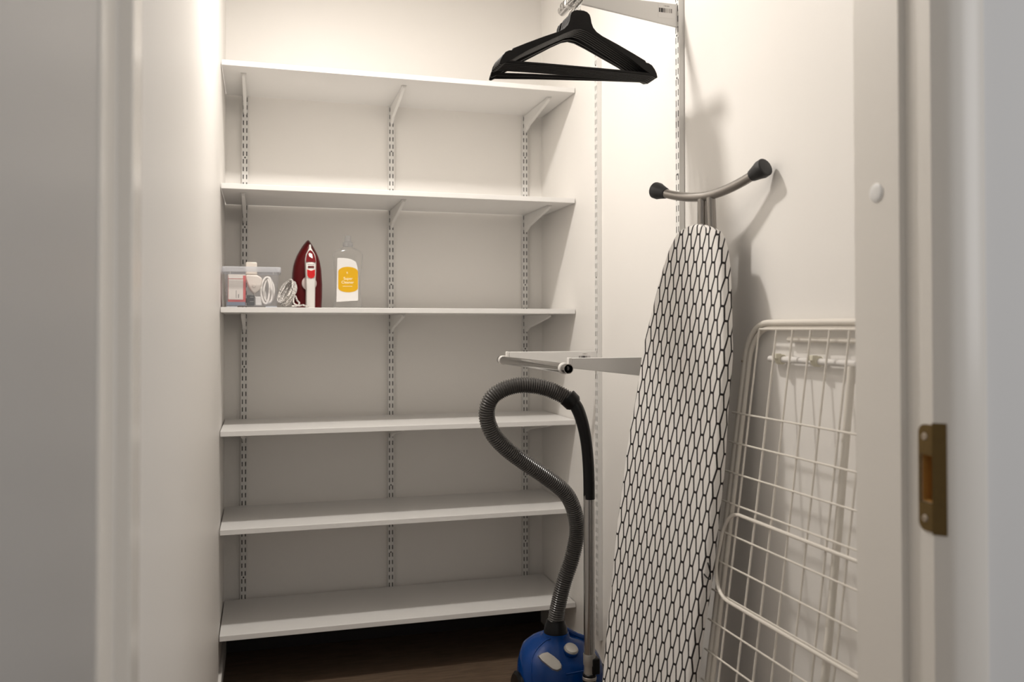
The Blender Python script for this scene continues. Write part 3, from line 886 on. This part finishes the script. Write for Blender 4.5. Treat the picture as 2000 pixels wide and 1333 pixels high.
for x0, x1 in ((0.021, 0.060), (0.160, 0.201)):
    MB().box(x0, x1, -0.392, -0.238, Z3 + 0.0004, zb - 0.0006).build('foot', M['box_rim'], cb)
for xx in (0.0345, 0.187):
    MB().box(xx - 0.0007, xx + 0.0007, -0.4035, -0.4015, zt - 0.026, zt - 0.004).build('rib', M['white'], cb)
# carton
ct = thing('carton', (0.058, -0.34, zb + 0.002), 'small white carton with red sides inside the clear box', 'carton')
c0 = zb + 0.002
MB().box(0.026, 0.0885, -0.372, -0.300, c0 + 0.004, c0 + 0.112).build('body', M['card_red'], ct, bevel=0.001)
MB().box(0.0275, 0.0795, -0.3735, -0.3722, c0 + 0.022, c0 + 0.098).build('front_panel', M['card'], ct)
MB().box(0.027, 0.0790, -0.3735, -0.3722, c0 + 0.1005, c0 + 0.116).build('flap', M['card'], ct)
MB().box(0.0265, 0.0880, -0.3725, -0.3000, c0 + 0.1122, c0 + 0.116).build('lid', M['card'], ct)
for xx, ww, h0, h1 in ((0.055, 0.0022, 0.028, 0.056), (0.0635, 0.0042, 0.028, 0.042)):
    MB().box(xx - ww / 2, xx + ww / 2, -0.3739, -0.3734, c0 + h0, c0 + h1).build('print_mark', M['print_grey'], ct)
MB().box(0.022, 0.088, -0.388, -0.380, c0, c0 + 0.013).build('instruction_sheet', mat('grey_blue_paper', (0.18, 0.21, 0.27), 0.6), ct)
# white charger with a shield shaped head
ch = thing('charger', (0.112, -0.33, zb + 0.002), 'ivory plastic adapter standing upright in the clear box', 'adapter')
a = [(0.0885, 1.577), (0.129, 1.577), (0.1295, 1.530), (0.0880, 1.530)]
MB().prism(a, XZY, -0.352, -0.322).build('upper_block', M['charger'], ch, bevel=0.004)
b = [(0.0875, 1.5285), (0.1300, 1.5285), (0.1480, 1.5170), (0.1470, 1.492), (0.138, 1.472), (0.122, 1.4575), (0.113, 1.460), (0.104, 1.472), (0.094, 1.492), (0.0875, 1.512)]
MB().prism(b, XZY, -0.362, -0.318).build('head', M['charger'], ch, bevel=0.006)
MB().lathe([(0.0068, 0.0), (0.0068, -0.0022), (0.005, -0.0036)], (0.1185, -0.3615, 1.487), 'Y', 16).build('button', M['charger'], ch)
MB().tube(smooth_path([(0.118, -0.345, 1.462), (0.121, -0.348, 1.450), (0.126, -0.350, 1.440), (0.128, -0.352, 1.428)], 5), 0.0036, 9).build('lead', M['cable'], ch)
MB().box(0.122, 0.148, -0.362, -0.335, zb + 0.003, zb + 0.036).build('plug', M['white'], ch, bevel=0.003)
# white cable coil
cc = MB()
pts = []
for k in range(105):
    a_ = 2 * math.pi * k / 20
    w_ = 0.0165 + 0.004 * math.sin(k * 0.37)
    hh = 0.049 + 0.004 * math.sin(k * 0.23)
    pts.append((0.1665 + w_ * math.cos(a_) + 0.006 * math.sin(k * .11), -0.315 - 0.045 * k / 105 + 0.016 * math.sin(a_), zb + 0.059 + hh * math.sin(a_) ))
cc.tube(pts, 0.0042, 9)
tag(cc.build('cable_coil', M['cable']), 'coiled white cable at the right side of the clear box', 'cable')
gd_ = thing('power_adapter', (0.1, -0.29, zb + 0.002), 'small dark grey device lying at the bottom of the clear box', 'adapter')
MB().box(0.092, 0.120, -0.376, -0.330, zb + 0.002, zb + 0.042).build('body', M['gadget'], gd_, bevel=0.003)
for zz_ in (0.016, 0.032):
    MB().box(0.104, 0.117, -0.3772, -0.3758, zb + zz_, zb + zz_ + 0.002).build('highlight_strip', M['silver'], gd_)  # silver strips standing in for bright highlights on the device

# steam iron standing on its heel
ir = thing('steam_iron', (0.317, -0.29, Z3), 'dark red steam iron with a white handle standing upright', 'iron')
def ix(px): return 0.317 + (px - 600.0) * 0.001945
def iz(py): return Z3 + (603.5 - py) * 0.00199
L_ = [(602.2, 467.3), (598.5, 469.5), (591, 479), (585.5, 488), (580, 498), (576, 508), (573, 518.5), (570.8, 533), (569.8, 553), (570.2, 584), (571.5, 603)]
R_ = [(602.2, 467.3), (604.5, 469.5), (608.5, 475), (613.5, 483), (618, 491.5), (622, 500), (625, 509), (628, 525), (630, 555), (629.8, 580), (628.6, 603)]
def iron_ring(y, k, zk=1.0, lift=0.0):
    out = []
    for (a, b) in L_ + list(reversed(R_[1:])):
        x = ix(a); z = iz(b)
        cx = 0.3165
        out.append(Vector((cx + (x - cx) * k, y, max(Z3 + 0.0006, Z3 + (z - Z3) * zk) + lift)))
    return out
s1 = MB(); s1.rings([iron_ring(-0.246, 1.0), iron_ring(-0.254, 1.015)]); s1.build('soleplate', M['sole'], ir, angle=50)
s2 = MB(); s2.rings([iron_ring(-0.2545, 0.985, 0.992), iron_ring(-0.272, 0.985, 0.992), iron_ring(-0.288, 0.955, 0.972), iron_ring(-0.305, 0.86, 0.93), iron_ring(-0.315, 0.66, 0.86), iron_ring(-0.318, 0.42, 0.78)])
s2.build('body', M['dark_red'], ir, angle=60)
# handle: white, arched away from the body, with red window and button
def hbar(w0, pts, t0):
    rs = []
    for i, (y, z, wd, th) in enumerate(pts):
        rs.append([Vector((ix(604.5) + wd * cx_, y + th * cy_, z)) for cx_, cy_ in ((-1, 0.35), (-0.8, -0.75), (-0.3, -1), (0.3, -1), (0.8, -0.75), (1, 0.35), (0.7, 1), (-0.7, 1))])
    return MB().rings(rs)
hbar(0, [(-0.306, iz(479), .0035, .006), (-0.312, iz(486), .0046, .008), (-0.326, iz(492), .010, .011), (-0.336, iz(499), .0175, .013), (-0.344, iz(508), .0205, .014), (-0.350, iz(516), .0215, .015), (-0.356, iz(535), .0205, .015), (-0.357, iz(548), .0190, .015),
         (-0.356, iz(562), .0180, .014), (-0.352, iz(580), .0178, .014), (-0.346, iz(594), .0180, .015), (-0.338, iz(603.2), .0182, .016)], 0).build('handle', M['white'], ir, angle=50)
MB().box(ix(604.5) - 0.0165, ix(604.5) + 0.0165, -0.345, -0.285, iz(603.2), iz(586)).build('heel', M['white'], ir, bevel=0.004)
win = [(604.2, 490.5), (608.0, 493.5), (611.5, 500), (613.2, 507), (614.3, 515), (595.0, 515), (596.0, 507), (597.4, 500), (600.6, 493.5)]
def on_handle(py):
    return interp(py, [479, 486, 492, 499, 508, 516, 535, 548, 562], [-0.312, -0.320, -0.337, -0.349, -0.358, -0.365, -0.371, -0.372, -0.370])
def decal(pts, lift, name, m, th=0.0012):
    mb = MB()
    lo = [Vector((ix(a), on_handle(b) - lift + th, iz(b))) for a, b in pts]; hi = [Vector((ix(a), on_handle(b) - lift, iz(b))) for a, b in pts]
    n = len(lo)
    mb.faces(lo + hi, [(i, (i + 1) % n, n + (i + 1) % n, n + i) for i in range(n)] + [tuple(range(n, 2 * n))])
    return mb.build(name, m, ir)
decal(win, 0.0016, 'tank_window', M['window_red'], 0.004)
decal([(597.2, 529.5), (601, 530.8), (604.5, 532.2), (608.5, 530.8), (612.4, 529.5), (612.2, 541), (610, 545), (605, 547), (599.8, 545), (597.6, 541)], 0.0022, 'steam_button', M['red'])
decal([(598.3, 524.6), (599.5, 522.8), (609.8, 522.8), (611.2, 524.6), (609.8, 526.4), (599.5, 526.4)], 0.0020, 'spray_button', M['oval_dark'])
for q_ in (599.5, 602.8, 606.5, 610.0):
    decal([(q_ - 1.0, 518.7), (q_ + 1.0, 518.7), (q_ + 1.0, 519.9), (q_ - 1.0, 519.9)], 0.0014, 'print_mark', M['print_grey'], 0.0006)
MB().lathe([(0.0275, 0.006), (0.0285, -0.002), (0.0275, -0.010), (0.022, -0.013)], (ix(602.6), -0.317, iz(555)), 'Y', 28).build('dial', M['dial'], ir)
# flex: a leaning bundle and the loose end
cp = []
cc_ = Vector((0.2395, -0.335, Z3 + 0.0605))
e1 = Vector((0.35, 0.42, 0.84)).normalized()       # long way of the loops
e2 = (Vector((0.62, -0.75, 0.0)) - e1 * Vector((0.62, -0.75, 0.0)).dot(e1)).normalized()
e3 = e1.cross(e2)
for k in range(7 * 22):
    a_ = 2 * math.pi * k / 22
    turn = k / 22
    R1 = 0.050 + 0.0035 * math.sin(turn * 2.1) ; R2 = 0.030 + 0.004 * math.cos(turn * 1.7)
    cp.append(cc_ + e1 * R1 * math.cos(a_) + e2 * R2 * math.sin(a_) + e3 * (-0.013 + 0.0042 * turn + 0.002 * math.sin(k * 1.3)))
tail = [Vector((0.262, -0.358, Z3 + 0.022)), Vector((0.279, -0.372, Z3 + 0.009)), Vector((0.297, -0.370, Z3 + 0.011)), Vector((0.312, -0.362, Z3 + 0.0065)), Vector((0.318, -0.352, Z3 + 0.012))]
MB().tube(cp, 0.0036, 7).build('flex', M['braid'], ir, angle=80)
MB().tube(smooth_path([cc_ + Vector((0.028, -0.02, 0.005))] + tail, 6), 0.0034, 8).build('flex', M['braid'], ir, angle=80)
MB().tube(smooth_path([cc_ + Vector((0.030, -0.005, -0.012)), Vector((0.276, -0.345, Z3 + 0.030)), Vector((0.2835, -0.360, Z3 + 0.020)), Vector((0.278, -0.372, Z3 + 0.0085)), Vector((0.256, -0.375, Z3 + 0.007))], 6), 0.0034, 8).build('flex', M['braid'], ir, angle=80)
MB().tube([(0.3175, -0.350, Z3 + 0.0125), (0.3235, -0.348, Z3 + 0.012), (0.332, -0.345, Z3 + 0.012)], 0.006, 10).build('flex_bush', M['white'], ir)

# clear bottle
bt = thing('cleaner_bottle', (0.473, -0.28, Z3), 'clear plastic bottle with a yellow oval on its white label', 'bottle')
def brect(z, a, b, cx=0.473, e=4.5):
    return sup(cx, -0.28, z, a, b, e, 44)
prof = [(0.0006, .046, .026), (0.004, .0525, .0305), (0.012, .0545, .0320), (0.022, .0530, .0315), (0.034, .0505, .0305), (0.08, .0480, .0305), (0.13, .0500, .0315), (0.17, .0540, .0325), (0.205, .0575, .0330), (0.216, .0570, .0325),
        (0.226, .052, .030), (0.234, .040, .027), (0.240, .026, .022), (0.244, .018, .0175), (0.256, .0170, .0170)]
bt_m = MB(); bt_m.rings([brect(Z3 + z, a, b, e=4.2 if z < .228 else 2.2) for z, a, b in prof]); bt_m.build('bottle_body', M['bottle'], bt, angle=60)
MB().lathe([(0.0195, 0.246), (0.0200, 0.249), (0.0195, 0.262), (0.0135, 0.266), (0.0125, 0.286), (0.0110, 0.289)], (0.473, -0.28, Z3), seg=26).build('cap', M['cap_clear'], bt)
def flat(poly, y0, y1, name, m, par):
    return MB().prism(poly, XZY, y0, y1).build(name, m, par)
lz = lambda py: Z3 + (603.5 - py) * 0.00199
lx = lambda px: 0.473 + (px - 679.0) * 0.00199
YFr = -0.28 - 0.0335
lab = flat([(lx(655.5), lz(590.5)), (lx(697.5), lz(587.5)), (lx(697.8), lz(545)), (lx(696.5), lz(523)), (lx(693), lz(511)), (lx(684), lz(506)), (lx(672), lz(504)), (lx(660), lz(503.8)), (lx(657), lz(505))], YFr - 0.0012, YFr, 'label', M['label'], bt)
ov = []
cx_, hwid = 678.0, 19.2
for k in range(25):
    a_ = math.pi * k / 24
    ov.append((lx(cx_ + hwid * math.cos(a_)), lz(531.0 - 9.8 * math.sin(a_))))
for k in range(25):
    a_ = math.pi + math.pi * k / 24
    ov.append((lx(cx_ + hwid * math.cos(a_)), lz(562.5 - 9.0 * math.sin(a_))))
flat(ov, YFr - 0.0019, YFr - 0.0012, 'oval', M['yellow'], lab)
def lettering(txt, cx, cz, size, y, par, m):
    cu = bpy.data.curves.new('lettering', 'FONT')
    cu.body = txt; cu.size = size; cu.align_x = 'CENTER'; cu.align_y = 'CENTER'; cu.extrude = 0.0001; cu.offset = 0.00025
    tmp = bpy.data.objects.new('lettering_curve', cu)
    COL.objects.link(tmp)
    dg = bpy.context.evaluated_depsgraph_get()
    me = bpy.data.meshes.new_from_object(tmp.evaluated_get(dg))
    bpy.data.objects.remove(tmp)
    me.transform(Matrix.Translation(Vector((cx, y, cz)) - OFF[par]) @ Matrix.Rotation(math.radians(90), 4, 'X'))
    me.materials.clear(); me.materials.append(m)
    o_ = bpy.data.objects.new('lettering', me)
    COL.objects.link(o_); o_.parent = par
    return o_
lettering('Super', lx(677.8), lz(544.5), 0.0150, YFr - 0.0021, lab, M['text'])
lettering('Cleaner', lx(677.0), lz(552.0), 0.0150, YFr - 0.0021, lab, M['text'])
flat([(lx(667.5), lz(559.2)), (lx(686), lz(559.2)), (lx(686), lz(560.1)), (lx(667.5), lz(560.1))], YFr - 0.0022, YFr - 0.0019, 'underline', M['text'], lab)
lettering('R', lx(676.3), lz(533.3), 0.0105, YFr - 0.0021, lab, M['text'])
